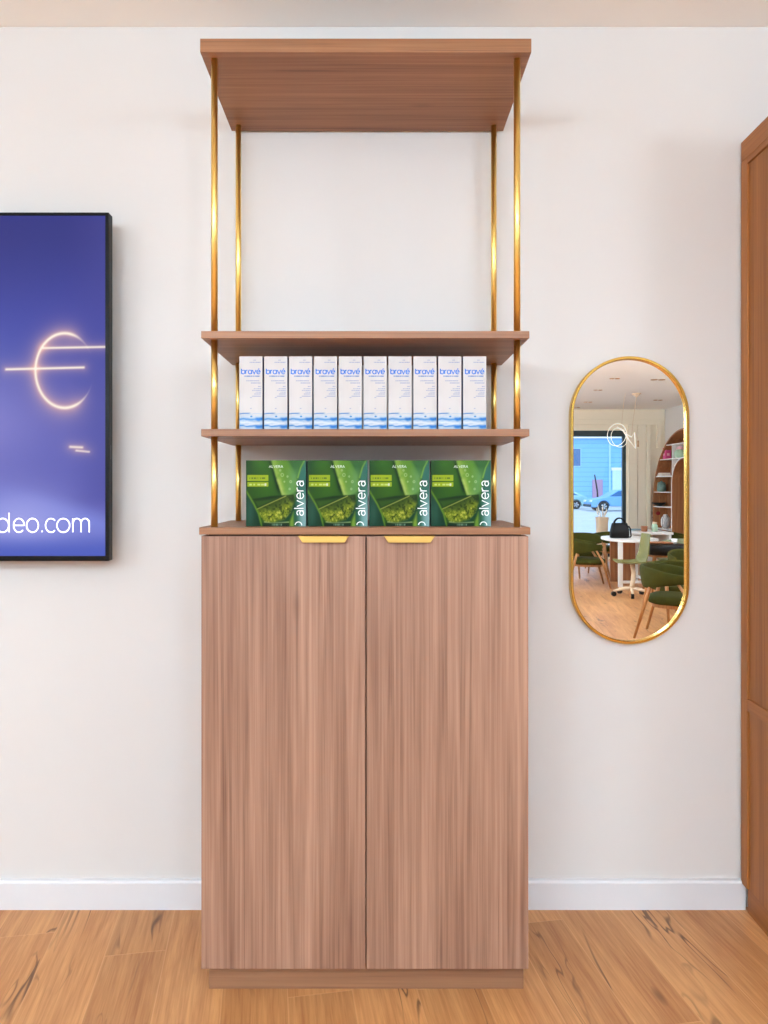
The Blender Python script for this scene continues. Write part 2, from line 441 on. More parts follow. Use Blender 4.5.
def soft(u, v, pts, e=.01):
    d = poly_d(u, v, pts + [pts[0]]); return np.where(inside(u, v, pts), .5 + .5*np.clip(d/e, 0, 1), .5 - .5*np.clip(d/e, 0, 1))

# ------------------------------------------------------------------ the display cabinet
FY = -.456                                # its front plane
RY = -.012
base = thing('display_cabinet', 'tall walnut cupboard with two doors and open brass post shelves above, against the white wall', 'cabinet', (0, 0, 0))
def zz(py): return Z(py, FY)
CT0, CT1 = zz(534.6), zz(527.4)
DB = zz(969); GAP = X(366, FY)
KX0, KX1 = X(209, -.403), X(523.5, -.403)
w = MB(); w.box(CABX0 + .001, CABX1 - .001, FY + .024, RY, DB + .001, CT0 - .0045)
obj('carcass', w, M['door'], base)
w = MB(); w.box(CABX0 + .014, CABX1 - .014, FY + .035, FY + .05, CT0 - .006, CT0)
obj('shadow_gap', w, M['dark'], base)
w = MB(); w.box(X(199.2, FY), X(530.3, FY), FY - .002, RY, CT0, CT1)
obj('countertop', w, M['board'], base, bevel=.0012)
w = MB(); w.box(KX0, KX1, -.403, RY - .02, 0, DB + .001)
obj('plinth', w, M['kick'], base, bevel=.001)
dz1 = zz(536.2)
for (x0, x1, hx0, hx1) in ((CABX0, GAP - .0022, 298, 349), (GAP + .0022, CABX1, 384, 435)):
    d = obj('door', MB().box(x0, x1, FY, FY + .021, DB, dz1), M['door'], base, bevel=.001)
    # folded edge pull: lip over the door's top, face hanging down with clipped corners
    a, b_ = X(hx0, FY - .016), X(hx1, FY - .016); zt = dz1 + .0015; zb = zz(542.2)
    h = MB(); h.prism([(a, zt), (a + .013, zb), (b_ - .013, zb), (b_, zt)], 'y', FY - .0155, FY - .013)
    h.box(a, b_, FY - .0155, FY + .018, zt - .0018, zt)
    obj('handle', h, M['handle'], d, bevel=.0006)
SHELVES = [(X(200, FY), X(531.5, FY), zz(52.2), zz(38.4)), (X(201, FY), X(529.5, FY), zz(338.2), zz(331)), (X(201, FY), X(529.5, FY), zz(436.3), zz(429))]
for x0, x1, z0, z1 in SHELVES:
    obj('shelf', MB().box(x0, x1, FY, RY, z0, z1), M['board'], base, bevel=.0012)
PR = .0098
for px, y in ((214.4, -.42), (517, -.42), (238.4, -.045), (493.8, -.045)):
    x = X(px, y); p = MB()
    zs = [CT1 - .002, SHELVES[2][2] + .001, None, SHELVES[2][3] - .001, SHELVES[1][2] + .001, None, SHELVES[1][3] - .001, SHELVES[0][2] + .004]
    for za, zb in ((zs[0], zs[1]), (zs[3], zs[4]), (zs[6], zs[7])):
        p.tube([(x, y, za), (x, y, zb)], PR, 24)
    o = obj('post', p, M['brass'], base, smooth=False)
    for f in o.data.polygons: f.use_smooth = len(f.vertices) == 4

# ------------------------------------------------------------------ white cartons
def carton_print(u, v):
    v = (v - .034)/.966
    c = np.ones(u.shape + (3,)) * C(240, 235, 231)
    c = c - (.02*vnoise(u*3, v*6, 3))[..., None]
    # water at the foot
    wob = .012*(vnoise(u*5, v*20, 5) - .5)
    top = sstep(.195, .16, v + wob)
    c = blend(c, C(214, 228, 242), top)
    for i, (vv, hw, u0, u1, cc, st) in enumerate([(.205,.007,-.1,.45,C(64,136,218),1), (.195,.006,.3,1.1,C(190,216,240),.9), (.165,.012,.25,1.1,C(226,236,246),.9),
            (.125,.014,-.1,1.1,C(84,156,228),.95), (.125,.022,.72,1.1,C(40,126,218),.95), (.09,.010,.1,.7,C(176,212,242),1), (.075,.014,.0,.9,C(248,250,254),1),
            (.03,.012,-.1,1.1,C(70,146,226),.9), (.022,.022,.7,1.1,C(36,122,216),.9), (.045,.006,.2,.65,C(250,252,255),1)]):
        n = .012*(vnoise(u*6 + i*3, v*4 + i, 20+i) - .5)*2
        f = np.exp(-((v + n - vv)/hw)**2) * sstep(u0 - .08, u0 + .08, u) * sstep(u1 + .08, u1 - .08, u) * st
        c = blend(c, cc, f)
    d = ((u - .52)/.055)**2 + ((v - .163)/.012)**2
    c = blend(c, C(90, 160, 226), sstep(1.3, .5, d))
    # fine print
    def dash(u0, u1, v0, h, col, st, seed):
        nonlocal c
        g = .55 + .45*(vnoise(u*40, v*0 + seed, seed) > .35)
        c = blend(c, col, ((u > u0) & (u < u1) & (abs(v - v0) < h))*st*g)
    B, P = C(96, 140, 214), C(150, 168, 214)
    dash(.60, .72, .945, .006, P, .7, 1); dash(.44, .92, .918, .006, P, .8, 2)
    dash(.20, .88, .722, .009, B, .75, 3)
    dash(.30, .86, .662, .006, P, .75, 4); dash(.50, .92, .632, .006, P, .8, 5)
    for k, (a0) in enumerate((.80, .62, .56, .70, .64, .56)): dash(a0, .93, .578 - .026*k, .006, P, .75, 6 + k)
    dash(.47, .56, .425, .006, P, .6, 14); dash(.46, .54, .272, .006, P, .6, 15)
    return c
M['carton_print'] = vcol_mat('carton_print', 0, .35, .70)
M['carton'] = plain('carton_board', (66, 88, 140), .45, var=.02)
M['blue_ink'] = plain('blue_ink', (42, 112, 208), .4, var=.01)
BXY = -.395                                # their front faces
sz = SHELVES[2][3]
bw = (462.8 - 239.0)/9 * (D0 + BXY)/F      # spacing
cw = bw*.93; ch = Z(356.4, BXY) - sz; cd = .045
proto = thing('carton', 'x', 'box', (0,0,0), 0, 'white cartons in a row on the middle shelf')
obj('box_body', MB().box(-cw/2, cw/2, .0006, cd, 0, ch), M['carton'], proto, bevel=.0008)
print_grid('printed_front', -cw/2, cw/2, 0.0002, ch, 0, 56, 170, carton_print, M['carton_print'], proto)
w = MB(); xh = .053*ch
x0 = -cw/2 + .09*cw
lw = lettering(MB(), 'bravé', lambda a, b: (a, 0, b), .2, .2)
kx = .81*cw/lw; kz = xh
lettering(w, 'bravé', lambda a, b_: (x0 + a*kx, -.0004, ch*.764 + b_*kz*(1 if b_ < 1.1 else .93)), .27, .2)
lo = obj('logo_lettering', w, M['blue_ink'], proto); lo['label'] = 'bright blue brand lettering'
words = ['first white carton with blue lettering, at the left end of the row on the middle shelf', 'second', 'third', 'fourth', 'fifth', 'sixth', 'seventh', 'eighth', 'ninth']
NB = 10
for i in range(NB):
    x = X(239.3, BXY) + cw/2 + i*bw
    loc = (x, BXY, sz)
    if i == 0: lab = 'white carton with blue lettering at the left end of the shelf row'
    elif i == NB-1: lab = 'white carton with blue lettering at the right end of the row on the middle shelf'
    elif i < 5: lab = 'white carton with blue lettering, %s from the left in the shelf row' % words[i]
    else: lab = 'white carton with blue lettering, %s from the right in the shelf row' % words[NB-1-i]
    if i == 0: proto.location = loc; proto['label'] = lab
    else: dup(proto, loc, lab)

# ------------------------------------------------------------------ green boxes
def aloe(u, v):
    def q(*p): return [((a-55)/570, 1 - (b-145)/635) for a, b in p]
    c = np.ones(u.shape + (3,)) * C(56, 98, 26)
    c = blend(c, C(46, 88, 44), sstep(.30, .0, u + (1-v)*.3))
    c = blend(c, C(76, 128, 24), np.exp(-(((u-.34)/.22)**2 + ((v-.66)/.3)**2))*.8)
    c = blend(c, C(82, 140, 40), np.exp(-(((u-.22)/.16)**2 + ((v-.98)/.12)**2))*.6)
    c = blend(c, C(28, 62, 20), np.exp(-((u - .42 - (1-v)*.28)/.035)**2)*sstep(.45, .6, v))
    # broad bright leaf
    leaf = q((285,120),(450,120),(520,250),(560,420),(445,500),(400,480),(345,320))
    f = soft(u, v, leaf, .02); g = C(112, 158, 56) + 0
    tex = vnoise(u*26, v*26, 8)
    c = blend(c, g, f)
    c = blend(c, C(168, 196, 92), f*np.clip(np.exp(-(poly_d(u, v, q((285,120),(345,320),(400,480),(430,490)))/.09)**2)*(.5+.6*tex), 0, 1))
    c = blend(c, C(196, 206, 130), f*np.exp(-(poly_d(u, v, q((350,340),(400,470)))/.035)**2)*.7)
    c = blend(c, C(76, 130, 74), soft(u, v, q((450,120),(640,120),(560,260),(520,300)), .05)*.85)
    c = blend(c, C(120, 168, 110), soft(u, v, q((470,250),(560,260),(530,480),(440,480)), .08)*.8)
    # teal strip on the right
    st = q((612,140),(560,260),(535,470),(508,600),(505,800),(640,800),(640,140))
    f = soft(u, v, st, .02)
    tealc = C(70, 128, 112)*(1-.0) * np.ones(u.shape + (3,))
    tealc = blend(tealc, C(150, 188, 186), sstep(.62, .25, v)*sstep(.78, .98, u))
    tealc = blend(tealc, C(44, 98, 66), sstep(.92, .80, u)*.7)
    c = c*(1-f[..., None]) + tealc*f[..., None]
    c = blend(c, C(150, 190, 84), np.exp(-(poly_d(u, v, q((612,140),(575,215),(548,310)))/.014)**2)*.8)
    # dark gap above the cut leaf, then the cut leaf
    c = blend(c, C(30, 58, 20), soft(u, v, q((115,520),(300,490),(505,478),(505,510),(160,616)), .015))
    c = blend(c, C(70, 108, 30), soft(u, v, q((125,530),(300,512),(400,500),(165,606)), .03)*.9)
    cut = q((160,615),(430,488),(505,482),(512,580),(480,660),(420,725),(330,748),(235,735),(195,690))
    f = soft(u, v, cut, .012)
    gel = blend(np.ones(u.shape + (3,))*C(66, 92, 20), C(140, 154, 38), np.clip(np.exp(-(poly_d(u, v, q((210,690),(330,690),(440,630),(490,580)))/.12)**2)*1.1, 0, 1))
    sp = vnoise(u*34, v*34, 11)*.6 + vnoise(u*62, v*62, 12)*.4
    gel = blend(gel, C(214, 210, 96), sstep(.55, .8, sp)*np.exp(-(poly_d(u, v, q((230,700),(330,700),(460,620)))/.10)**2)*.9)
    gel = blend(gel, C(50, 72, 14), sstep(.48, .25, sp)*.7)
    gel = blend(gel, C(52, 78, 34), np.exp(-(((u-.79)/.07)**2 + ((v-.42)/.07)**2)))
    c = c*(1-f[..., None]) + gel*f[..., None]
    c = blend(c, C(170, 176, 88), np.exp(-(poly_d(u, v, q((160,615),(300,550),(435,488)))/.009)**2)*.9)
    c = blend(c, C(40, 84, 62), np.exp(-(poly_d(u, v, q((345,752),(430,728),(490,660),(512,580)))/.028)**2)*.85)
    c = blend(c, C(196, 208, 150), np.exp(-(poly_d(u, v, q((230,738),(300,748),(400,744),(460,740)))/.010)**2)*.8)
    c = blend(c, C(26, 58, 34), soft(u, v, q((200,750),(470,752),(470,800),(200,800)), .02))
    c = blend(c, C(148, 178, 70), soft(u, v, q((470,800),(470,740),(506,640),(512,800)), .02)*.85)
    # lower left leaf
    f = soft(u, v, q((40,420),(130,560),(175,660),(212,800),(40,800)), .012)
    ll = blend(np.ones(u.shape + (3,))*C(34, 74, 46), C(58, 104, 84), np.exp(-(((u-.06)/.1)**2 + ((v-.2)/.3)**2)))
    c = c*(1-f[..., None]) + ll*f[..., None]
    c = blend(c, C(128, 166, 48), np.exp(-(poly_d(u, v, q((50,430),(130,565),(175,660),(208,790)))/.016)**2)*.85)
    # water drops
    for du, dv, r in ((400,285,.022),(480,350,.016),(450,300,.01),(420,350,.008),(470,420,.012),(380,240,.012)):
        a, b_ = (du-55)/570, 1-(dv-145)/635
        rr = np.hypot(u-a, v-b_)
        c = blend(c, C(200, 222, 180), np.exp(-((rr-r)/.007)**2)*.6)
    # yellow-green stickers with fine print
    for (x0, x1, y0, y1, ty) in ((70,268,285,345,316),(70,268,355,398,378)):
        (a0, b1), (a1, b0) = q((x0,y0),(x1,y1))
        r = (u > a0) & (u < a1) & (v > b0) & (v < b1)
        c = blend(c, C(168, 190, 36), r*1.0)
        tv = 1-(ty-145)/635
        t = (u > a0+.03) & (u < a1-.035) & (abs(v-tv) < .013) & (vnoise(u*70, v*0+3, 9+ty) > .42)
        c = blend(c, C(96, 120, 50) if ty < 350 else C(214, 226, 150), t*.8)
    r = (abs(u-.325) < .016) & (abs(v-.635) < .018); c = blend(c, C(236, 240, 214), r*.9)
    r = (u > .43) & (u < .60) & (abs(v-.024) < .013); c = blend(c, C(140, 164, 140), r*(.45+.4*(vnoise(u*60, v*0, 4) > .5)))
    c = np.clip(c, 0, 1); g = c.mean(-1, keepdims=True); c = np.clip(g + (c - g)*.93, 0, 1)
    return np.clip(c**1.25*1.2, 0, 1)
M['aloe'] = vcol_mat('aloe_print', 0, .3, .54)
M['green_card'] = plain('green_card', (20, 50, 28), .4, var=.03)
M['white_ink'] = plain('white_ink', (240, 244, 240), .4, var=.005)
GY = -.405
gz = CT1; gp = (431.0 - 246.0)/3*(D0 + GY)/F; gw = gp*.972; gh = Z(460.3, GY) - gz; gd = .055
proto = thing('aloe_box', 'x', 'box', (0,0,0), 0, 'green boxes on the cupboard top')
obj('box_body', MB().box(-gw/2, gw/2, .0008, gd, 0, gh), M['green_card'], proto, bevel=.0015)
print_grid('printed_front', -gw/2, gw/2, .0003, gh - .0003, 0, 150, 166, aloe, M['aloe'], proto)
w = MB(); k = gw*.111
lettering(w, '2lver2', lambda a, b_: (gw/2 - .04*gw - b_*k, -.0005, gh*.165 + a*k*1.02), .145, .24)
# half of a round emblem cut off by the lower edge
ring = arc(.5, .12, .5, .5, -10, 180, 18)
ribbon(w, [(a, b_) for a, b_ in ring], .15, lambda a, b_: (gw*.322 + a*gw*.108, -.0005, .012*gh + b_*gw*.1 if b_ > -.05 else 0.001))
obj('vertical_lettering', w, M['white_ink'], proto)['label'] = 'white lettering running up the right edge'
w = MB(); k = gw*.030
tl = lettering(MB(), 'ALVERA', lambda a, b_: (a, 0, b_), .2, .28)
lettering(w, 'ALVERA', lambda a, b_: (gw*.0 - tl*k/2*1.25 + a*k*1.25, -.0005, gh*.888 + b_*k), .2, .28)
obj('heading_lettering', w, plain('pale_ink', (206, 222, 200), .4), proto)
gl = ['green aloe leaf box at the left end of the row, beside the rear brass post', 'green aloe leaf box second from the left on the cupboard top', 'green aloe leaf box third from the left on the cupboard top', 'green aloe leaf box at the right end of the row on the cupboard top']
for i in range(4):
    loc = (X(246, GY) + gw/2 + i*gp, GY, gz)
    if i == 0: proto.location = loc; proto['label'] = gl[0]
    else: dup(proto, loc, gl[i])

# ------------------------------------------------------------------ television
TY = -.10
tx1 = X(109, TY); tz1, tz0 = Z(212.6, TY), Z(561, TY); tw = .69
tv = thing('television', 'black framed wall television showing a glowing ring on a violet screen', 'television', (tx1 - tw/2, TY, tz0))
def tx(px): return X(px, TY) - (tx1 - tw/2)
def tz(py): return Z(py, TY) - tz0
th = tz1 - tz0; bz = .0145
w = MB()
w.box(-tw/2, tw/2, 0.002, .034, 0, th)
obj('housing', w, M['screen_frame'], tv, bevel=.003)
w = MB()
w.box(-tw/2, tw/2, -.002, .003, 0, bz + .003); w.box(-tw/2, tw/2, -.002, .003, th - bz + .004, th)
w.box(-tw/2, -tw/2 + bz, -.002, .003, bz + .003, th - bz + .004); w.box(tw/2 - bz + .002, tw/2, -.002, .003, bz + .003, th - bz + .004)
obj('bezel', w, M['screen_frame'], tv, bevel=.0008)
obj('sensor', MB().box(tw/2 - .004, tw/2 + .0015, .006, .018, tz(459), tz(445)), M['black'], tv)
obj('wall_bracket', MB().box(-.2, .2, .034, -TY - .001, th*.3, th*.7), M['black'], tv)
sx0, sx1, szb, szt = -tw/2 + bz, tw/2 - bz + .002, bz + .003, th - bz + .004
def screen(u, v):
    x = sx0 + u*(sx1-sx0); z = szb + v*(szt-szb)
    px = CX + (x + tx1 - tw/2)*F/(D0 + TY); py = CY - (z + tz0 - H)*F/(D0 + TY)
    c = np.ones(u.shape + (3,))*C(50, 54, 132)
    c = blend(c, C(66, 72, 168), sstep(225, 340, py)*.9)
    c = blend(c, C(92, 90, 172), sstep(320, 420, py)*.75)
    c = blend(c, C(150, 146, 216), np.exp(-(((px+30)/80)**2 + ((py-452)/70)**2))*.9)
    c = blend(c, C(98, 100, 182), sstep(400, 470, py)*.6)
    c = blend(c, C(118, 128, 212), np.exp(-((py - 518 + (px-60)*.02)/32)**2)*sstep(490, 512, py + (60-px)*.35))
    c = blend(c, C(164, 166, 232), np.exp(-(((px-20)/52)**2 + ((py-520)/30)**2))*.8)
    c = blend(c, C(74, 92, 190), sstep(530, 556, py)*.9)
    c = blend(c, C(72, 72, 152), sstep(60, 112, px)*(1-sstep(495, 512, py))*.5)
    glow = np.zeros(u.shape); core = np.zeros(u.shape)
    t = np.arctan2(-(py-370.5)/37.3, (px-64.5)/29.2)          # ring
    r = np.hypot((px-64.5)/29.2, (py-370.5)/37.3); dd = abs(r-1)*31
    am = np.cos(t - math.radians(184))
    amp = sstep(-.97, -.2, am)
    glow += amp*np.exp(-dd/6.0)*.8; core += amp*np.exp(-(dd/(.55 + .75*amp))**2)
    for (a, b_, wd, gs) in (((43,348),(106,346.8),1.0,.5),((6,369.3),(83.5,367.4),1.1,.55)):
        d = seg_d(px, py, a, b_); glow += np.exp(-d/4.0)*gs; core += np.exp(-(d/wd)**2)
    for (a, b_, wd, gs) in (((70,446.8),(82,447.4),1.1,.6),((76,450.5),(89,451.8),.8,.4)):
        d = seg_d(px, py, a, b_); glow += np.exp(-d/3.4)*gs*.8; core += np.exp(-(d/wd)**2)*.85
    c = blend(c, C(248, 188, 170), np.clip(glow, 0, .85))
    c = blend(c, C(255, 244, 228), np.clip(core, 0, 1))
    return c
M['screen'] = vcol_mat('lit_screen', 1.0, .25)
print_grid('screen', sx0, sx1, szb, szt, .0012, 230, 400, screen, M['screen'], tv)
w = MB(); ps = (D0 + TY)/F
for ch_, px0, px1 in (('d', -3.4, 9.2), ('e', 13.2, 24.2), ('o', 26.5, 38.3), ('.', 41, 43.4), ('c', 45.2, 55.2), ('o', 56.8, 69.6), ('m', 72.5, 89.2)):
    wd, st = GL[ch_]; k = 13.8*ps
    for s in st:
        ribbon(w, [((q[0]/wd*(px1-px0)*ps)/k if ch_ != '.' else q[0], q[1]) for q in s], .088, lambda a, b_: (tx(px0) + a*k, .0006, tz(532.3) + b_*k))
obj('screen_lettering', w, emit('screen_text', (250, 250, 255), 1.0), tv)['label'] = 'white lettering along the foot of the screen'

# ------------------------------------------------------------------ wall mirror
mx0, mx1 = X(570.6, -.026), X(689.4, -.026); mz0, mz1 = Z(644.2, -.026), Z(356.2, -.026)
mc = (mx0 + mx1)/2; R0 = (mx1 - mx0)/2
mir = thing('wall_mirror', 'tall pill shaped mirror with a thin brass frame on the white wall', 'mirror', (mc, 0, mz0))
def stadium(r, n=40):
    h0, h1 = R0, (mz1 - mz0) - R0
    return [(r*math.cos(PI + PI*i/n), h0 + r*math.sin(PI + PI*i/n)) for i in range(n+1)] + [(r*math.cos(PI*i/n), h1 + r*math.sin(PI*i/n)) for i in range(n+1)]
w = MB(); rings = []
for r, y in ((R0, -.001), (R0, -.026), (R0 - .002, -.028), (R0 - .0085, -.028), (R0 - .0105, -.026), (R0 - .0105, -.014)):
    rings.append([(a, y, z) for a, z in stadium(r)])
w.rings(rings, cap=False); obj('frame', w, brass_mat('aged_brass', (226, 182, 88), .26), mir)
w = MB(); w.prism(stadium(R0 - .0108), 'y', MY, -.002); obj('mirror_glass', w, M['mirror'], mir)

# ------------------------------------------------------------------ wardrobe on the right
RD = .385; RW = 1.15; rz1 = Z(141.5, -.02); rzb = Z(884, -.02)
rob = thing('wardrobe', 'tall walnut wardrobe with framed side panel at the right edge', 'wardrobe', (ROBEX, 0, 0), math.radians(-2))
w = MB(); w.box(.007, RW, -RD + .022, -.012, rzb, rz1 - .08)
obj('carcass', w, M['robe'], rob)
cr = Z(161.7, -.02)
obj('top_rail', MB().box(0, RW, -RD, -.01, cr, rz1), wood('rail_walnut', (141, 84, 35), (180, 115, 54), 'y'), rob, bevel=.0015)
za, zb = Z(710.5, -.045), Z(698.5, -.045)
sd = MB()
sd.box(0, .014, -.052, -.01, rzb, cr - .001); sd.box(0, .014, -RD, -RD + .05, rzb, cr - .001)
obj('stile', sd, M['robe'], rob, bevel=.001)
obj('middle_rail', MB().box(.0005, .014, -RD + .05, -.052, za, zb), wood('mid_rail_walnut', (138, 80, 33), (174, 109, 51), 'y'), rob, bevel=.001)
obj('edge_rail', MB().box(.0005, .014, -RD + .05, -.052, cr - .022, cr - .001), wood('edge_rail_walnut', (138, 80, 33), (174, 109, 51), 'y'), rob, bevel=.001)
obj('plinth', MB().box(.0135, RW - .02, -RD + .03, -.03, 0, rzb), wood('plinth_walnut', (134, 80, 36), (171, 109, 54), 'y'), rob)
for x0, x1, hx in ((.02, RW/2 - .002, RW/2 - .04), (RW/2 + .002, RW - .003, RW/2 + .04)):
    d = obj('door', MB().box(x0, x1, -RD, -RD + .021, rzb + .002, cr - .003), M['robe'], rob, bevel=.001)
    h = MB().tube([(hx, -RD + .001, 1.15), (hx, -RD - .03, 1.15), (hx, -RD - .03, 1.45), (hx, -RD + .001, 1.45)], .005, 10)
    obj('handle', h, M['brass'], d, smooth=True)

# ================================================================== the room seen in the mirror
def at(px, D, z=0): return (MX(px, D), MYY(D), z)
def chair_proto(label, mat, group):
    t = thing('armchair', label, 'chair', (0,0,0), 0, group)
    obj('seat', MB().loaf([(.215,.215,.345),(.25,.243,.355),(.262,.256,.38),(.258,.252,.415),(.22,.22,.432),(.13,.13,.437)]), mat, t, smooth=True)
    obj('seat_rail', MB().loaf([(.205,.20,.312),(.222,.216,.315),(.222,.216,.348),(.205,.20,.350)]), M['legwood'], t)
    rs = []; n = 26
    for i in range(n + 1):
        u = -1 + 2*i/n; ph = u*math.radians(122); k = abs(u)
        s = sstep(.25, 1, np.array(k)); s = float(s)
        zlo = .50 + .075*s; zhi = .725 - .065*s; tk = .026 - .006*s
        cx, cy = math.sin(ph), -math.cos(ph)
        lean = .03*(1 - s)
        ring = []
        for j in range(14):
            a = 2*PI*j/14; ca, sa = math.cos(a), math.sin(a)
            zc = (zlo+zhi)/2 + (zhi-zlo)/2*math.copysign(abs(sa)**.6, sa)
            ro = .31 + tk*math.copysign(abs(ca)**.75, ca) + lean*(zc-.52)/.22
            ring.append((ro*cx, ro*.95*cy, zc))
        if i in (0, n):
            m0 = np.mean(ring, axis=0); small = [tuple(m0 + (np.array(p)-m0)*.45) for p in ring]
            off = np.array((math.cos(ph)*.02*(1 if i == n else -1), math.sin(ph)*.02*(1 if i == n else -1), 0))
            small = [tuple(np.array(p) + off) for p in small]
            rs += [small, ring] if i == 0 else [ring, small]
        else: rs.append(ring)
    obj('backrest', MB().rings(rs), mat, t, smooth=True)
    for sx in (-1, 1):
        obj('leg', MB().tube([(sx*.275, -.335, 0), (sx*.24, -.225, .40), (sx*.232, -.185, .55)], [.0125, .019, .016], 12), M['legwood'], t, smooth=True)
        obj('leg', MB().tube([(sx*.285, .29, 0), (sx*.25, .18, .40), (sx*.29, .07, .585)], [.0125, .019, .013], 12), M['legwood'], t, smooth=True)
    return t
GRP = 'olive velvet armchairs in the room seen in the mirror'
C1 = (3.03, MYY(6.92), 0)
near = chair_proto('olive green velvet armchair with wooden legs, nearest and lowest in the mirror', M['green'], GRP)
near.location = C1; near.rotation_euler = (0, 0, -math.radians(56))
dup(near, at(677, 7.75), 'olive green armchair partly hidden just behind the nearest armchair in the mirror', math.radians(175))
dup(near, at(697, 8.5), 'olive green armchair cut off by the right frame of the mirror', math.radians(15))
dup(near, (3.27, MYY(10.55), 0), 'olive green armchair with splayed legs at the left edge of the mirror', -math.radians(82))
dup(near, (3.60, MYY(11.75), 0), 'olive green armchair behind the leftmost one, left of the white table in the mirror', -math.radians(15))
dup(near, at(608, 12.7), 'olive green armchair behind the black bag on the white table in the mirror', math.radians(160))
dup(near, (5.46, MYY(12.15), 0), 'olive green armchair beside the arched bookcase in the mirror', -math.radians(70))
sage = chair_proto('pale sage armchair behind the black padded bench in the mirror', M['greengrey'], None)
sage.location = (4.80, MYY(10.95), 0); sage.rotation_euler = (0, 0, math.radians(150))
bl = chair_proto('blue grey chair behind the white desk in the mirror', M['bluegrey'], None)
bl.location = at(643, 13.2); bl.rotation_euler = (0, 0, math.radians(180))
for o in (sage, bl):
    if 'group' in o: del o['group']

# white work table with rounded end
tb = thing('work_table', 'white round ended table on white legs with a walnut panel, in the mirror', 'table', (3.99, MYY(10.78), 0))
pts = [(.36*math.cos(a) * 1.0, .5*math.sin(a)) for a in [2*PI*i/48 for i in range(48)]]
pts = [(math.copysign(abs(math.cos(2*PI*i/56))**.8, math.cos(2*PI*i/56))*.385, math.copysign(abs(math.sin(2*PI*i/56))**.8, math.sin(2*PI*i/56))*.52) for i in range(56)]
obj('tabletop', MB().prism(pts, 'z', .685, .725), M['white'], tb, bevel=.006)
for lx, ly in ((-.27, .38), (.25, -.38)):
    obj('leg', MB().box(lx - .032, lx + .032, ly - .025, ly + .025, 0, .685), M['white'], tb, bevel=.004)
obj('foot_bar', MB().box(-.238, .25, .36, .40, .06, .1), M['white'], tb, bevel=.004)
obj('foot_bar', MB().box(.23, .27, -.354, .36, .06, .1), M['white'], tb, bevel=.004)
obj('panel', MB().box(-.2, .20, -.30, -.26, .0, .685), M['arch'], tb, bevel=.002)
# olive shell chair
oc = thing('task_chair', 'pale olive moulded chair on castors before the white round ended table in the mirror', 'chair', at(631.5, 9.55), math.radians(90))
rs = []
prof = [(.20,.475),(.1,.462),(-.04,.46),(-.13,.472),(-.17,.52),(-.19,.60),(-.205,.72),(-.225,.87)]
for y, z in prof:
    i = prof.index((y, z)); hw = .19 if i < 4 else .185 - .012*(i-4)
    ring = []
    for k in range(9):
        a = -1 + k/4; ring.append((hw*a, y + (.03*a*a if i >= 4 else 0), z + (.03*a*a if i < 5 else 0)))
    d = (0, 0, -.014) if i < 4 else (0, -.014, 0)
    ring += [(p[0] + d[0], p[1] + d[1], p[2] + d[2]) for p in ring[::-1]]
    rs.append(ring)
obj('shell', MB().rings(rs), M['olive_shell'], oc, smooth=False, bevel=.004)
obj('stem', MB().tube([(0, -.0, .455), (0, -.03, .33), (0, -.02, .22), (0, 0, .10)], [.024, .03, .03, .032], 12), M['beige'], oc, smooth=True)
for k in range(5):
    a = 2*PI*k/5 + .3
    arm = obj('base_arm', MB().tube([(0, 0, .105), (.12*math.cos(a), .12*math.sin(a), .10), (.25*math.cos(a), .25*math.sin(a), .075)], [.026, .02, .014], 8), M['beige'], oc, smooth=True)
    cx, cy = .25*math.cos(a), .25*math.sin(a)
    obj('castor', MB().tube([(cx - .02*math.sin(a), cy + .02*math.cos(a), .034), (cx + .02*math.sin(a), cy - .02*math.cos(a), .034)], .034, 16), M['black'], arm)
# white desk further back
dk = thing('desk', 'long white desk behind the round ended table in the mirror', 'desk', (4.66, MYY(11.95), 0))
obj('desktop', MB().box(-.36, .36, -.42, .42, .72, .76), M['white'], dk, bevel=.006)
for lx in (-.32, .32): obj('side_panel', MB().box(lx - .02, lx + .02, -.38, .38, 0, .72), M['white'], dk, bevel=.003)
obj('modesty_panel', MB().box(-.3, .3, -.3, -.28, .2, .72), M['white'], dk)
# black padded bench
bn = thing('padded_bench', 'black padded bench with rounded end before the white desk in the mirror', 'bench', (4.18, MYY(9.95), 0))
hw, hd = .28, .25
obj('cushion', MB().loaf([(hw*.93,hd*.9,.545),(hw,hd,.565),(hw,hd,.675),(hw*.95,hd*.92,.698),(hw*.6,hd*.6,.702)], 40, 5), M['blackleather'], bn, smooth=True)
obj('frame', MB().box(-.22, .22, -.18, .18, .515, .55), M['legwood'], bn, bevel=.003)
for sx in (-1, 1):
    for sy in (-1, 1): obj('leg', MB().tube([(sx*.22, sy*.17, 0), (sx*.19, sy*.14, .52)], [.016, .022], 10), M['legwood'], bn, smooth=True)
tray = MB().loaf([(.15,.11,.7025),(.17,.13,.706),(.175,.135,.722),(.165,.125,.722),(.155,.115,.710)], 32, 3)
tag(obj('serving_tray', tray, M['brown'], loc=(4.12, MYY(9.93), 0)), 'brown tray on the black padded bench in the mirror', 'tray')
w = MB().lathe([(.022,.0),(.036,.006),(.042,.07),(.038,.07),(.03,.012)], 18); cup2 = obj('cup', w, M['white'], loc=(4.32, MYY(9.9), .703), smooth=True)
tag(cup2, 'small white cup on the black padded bench in the mirror', 'cup')
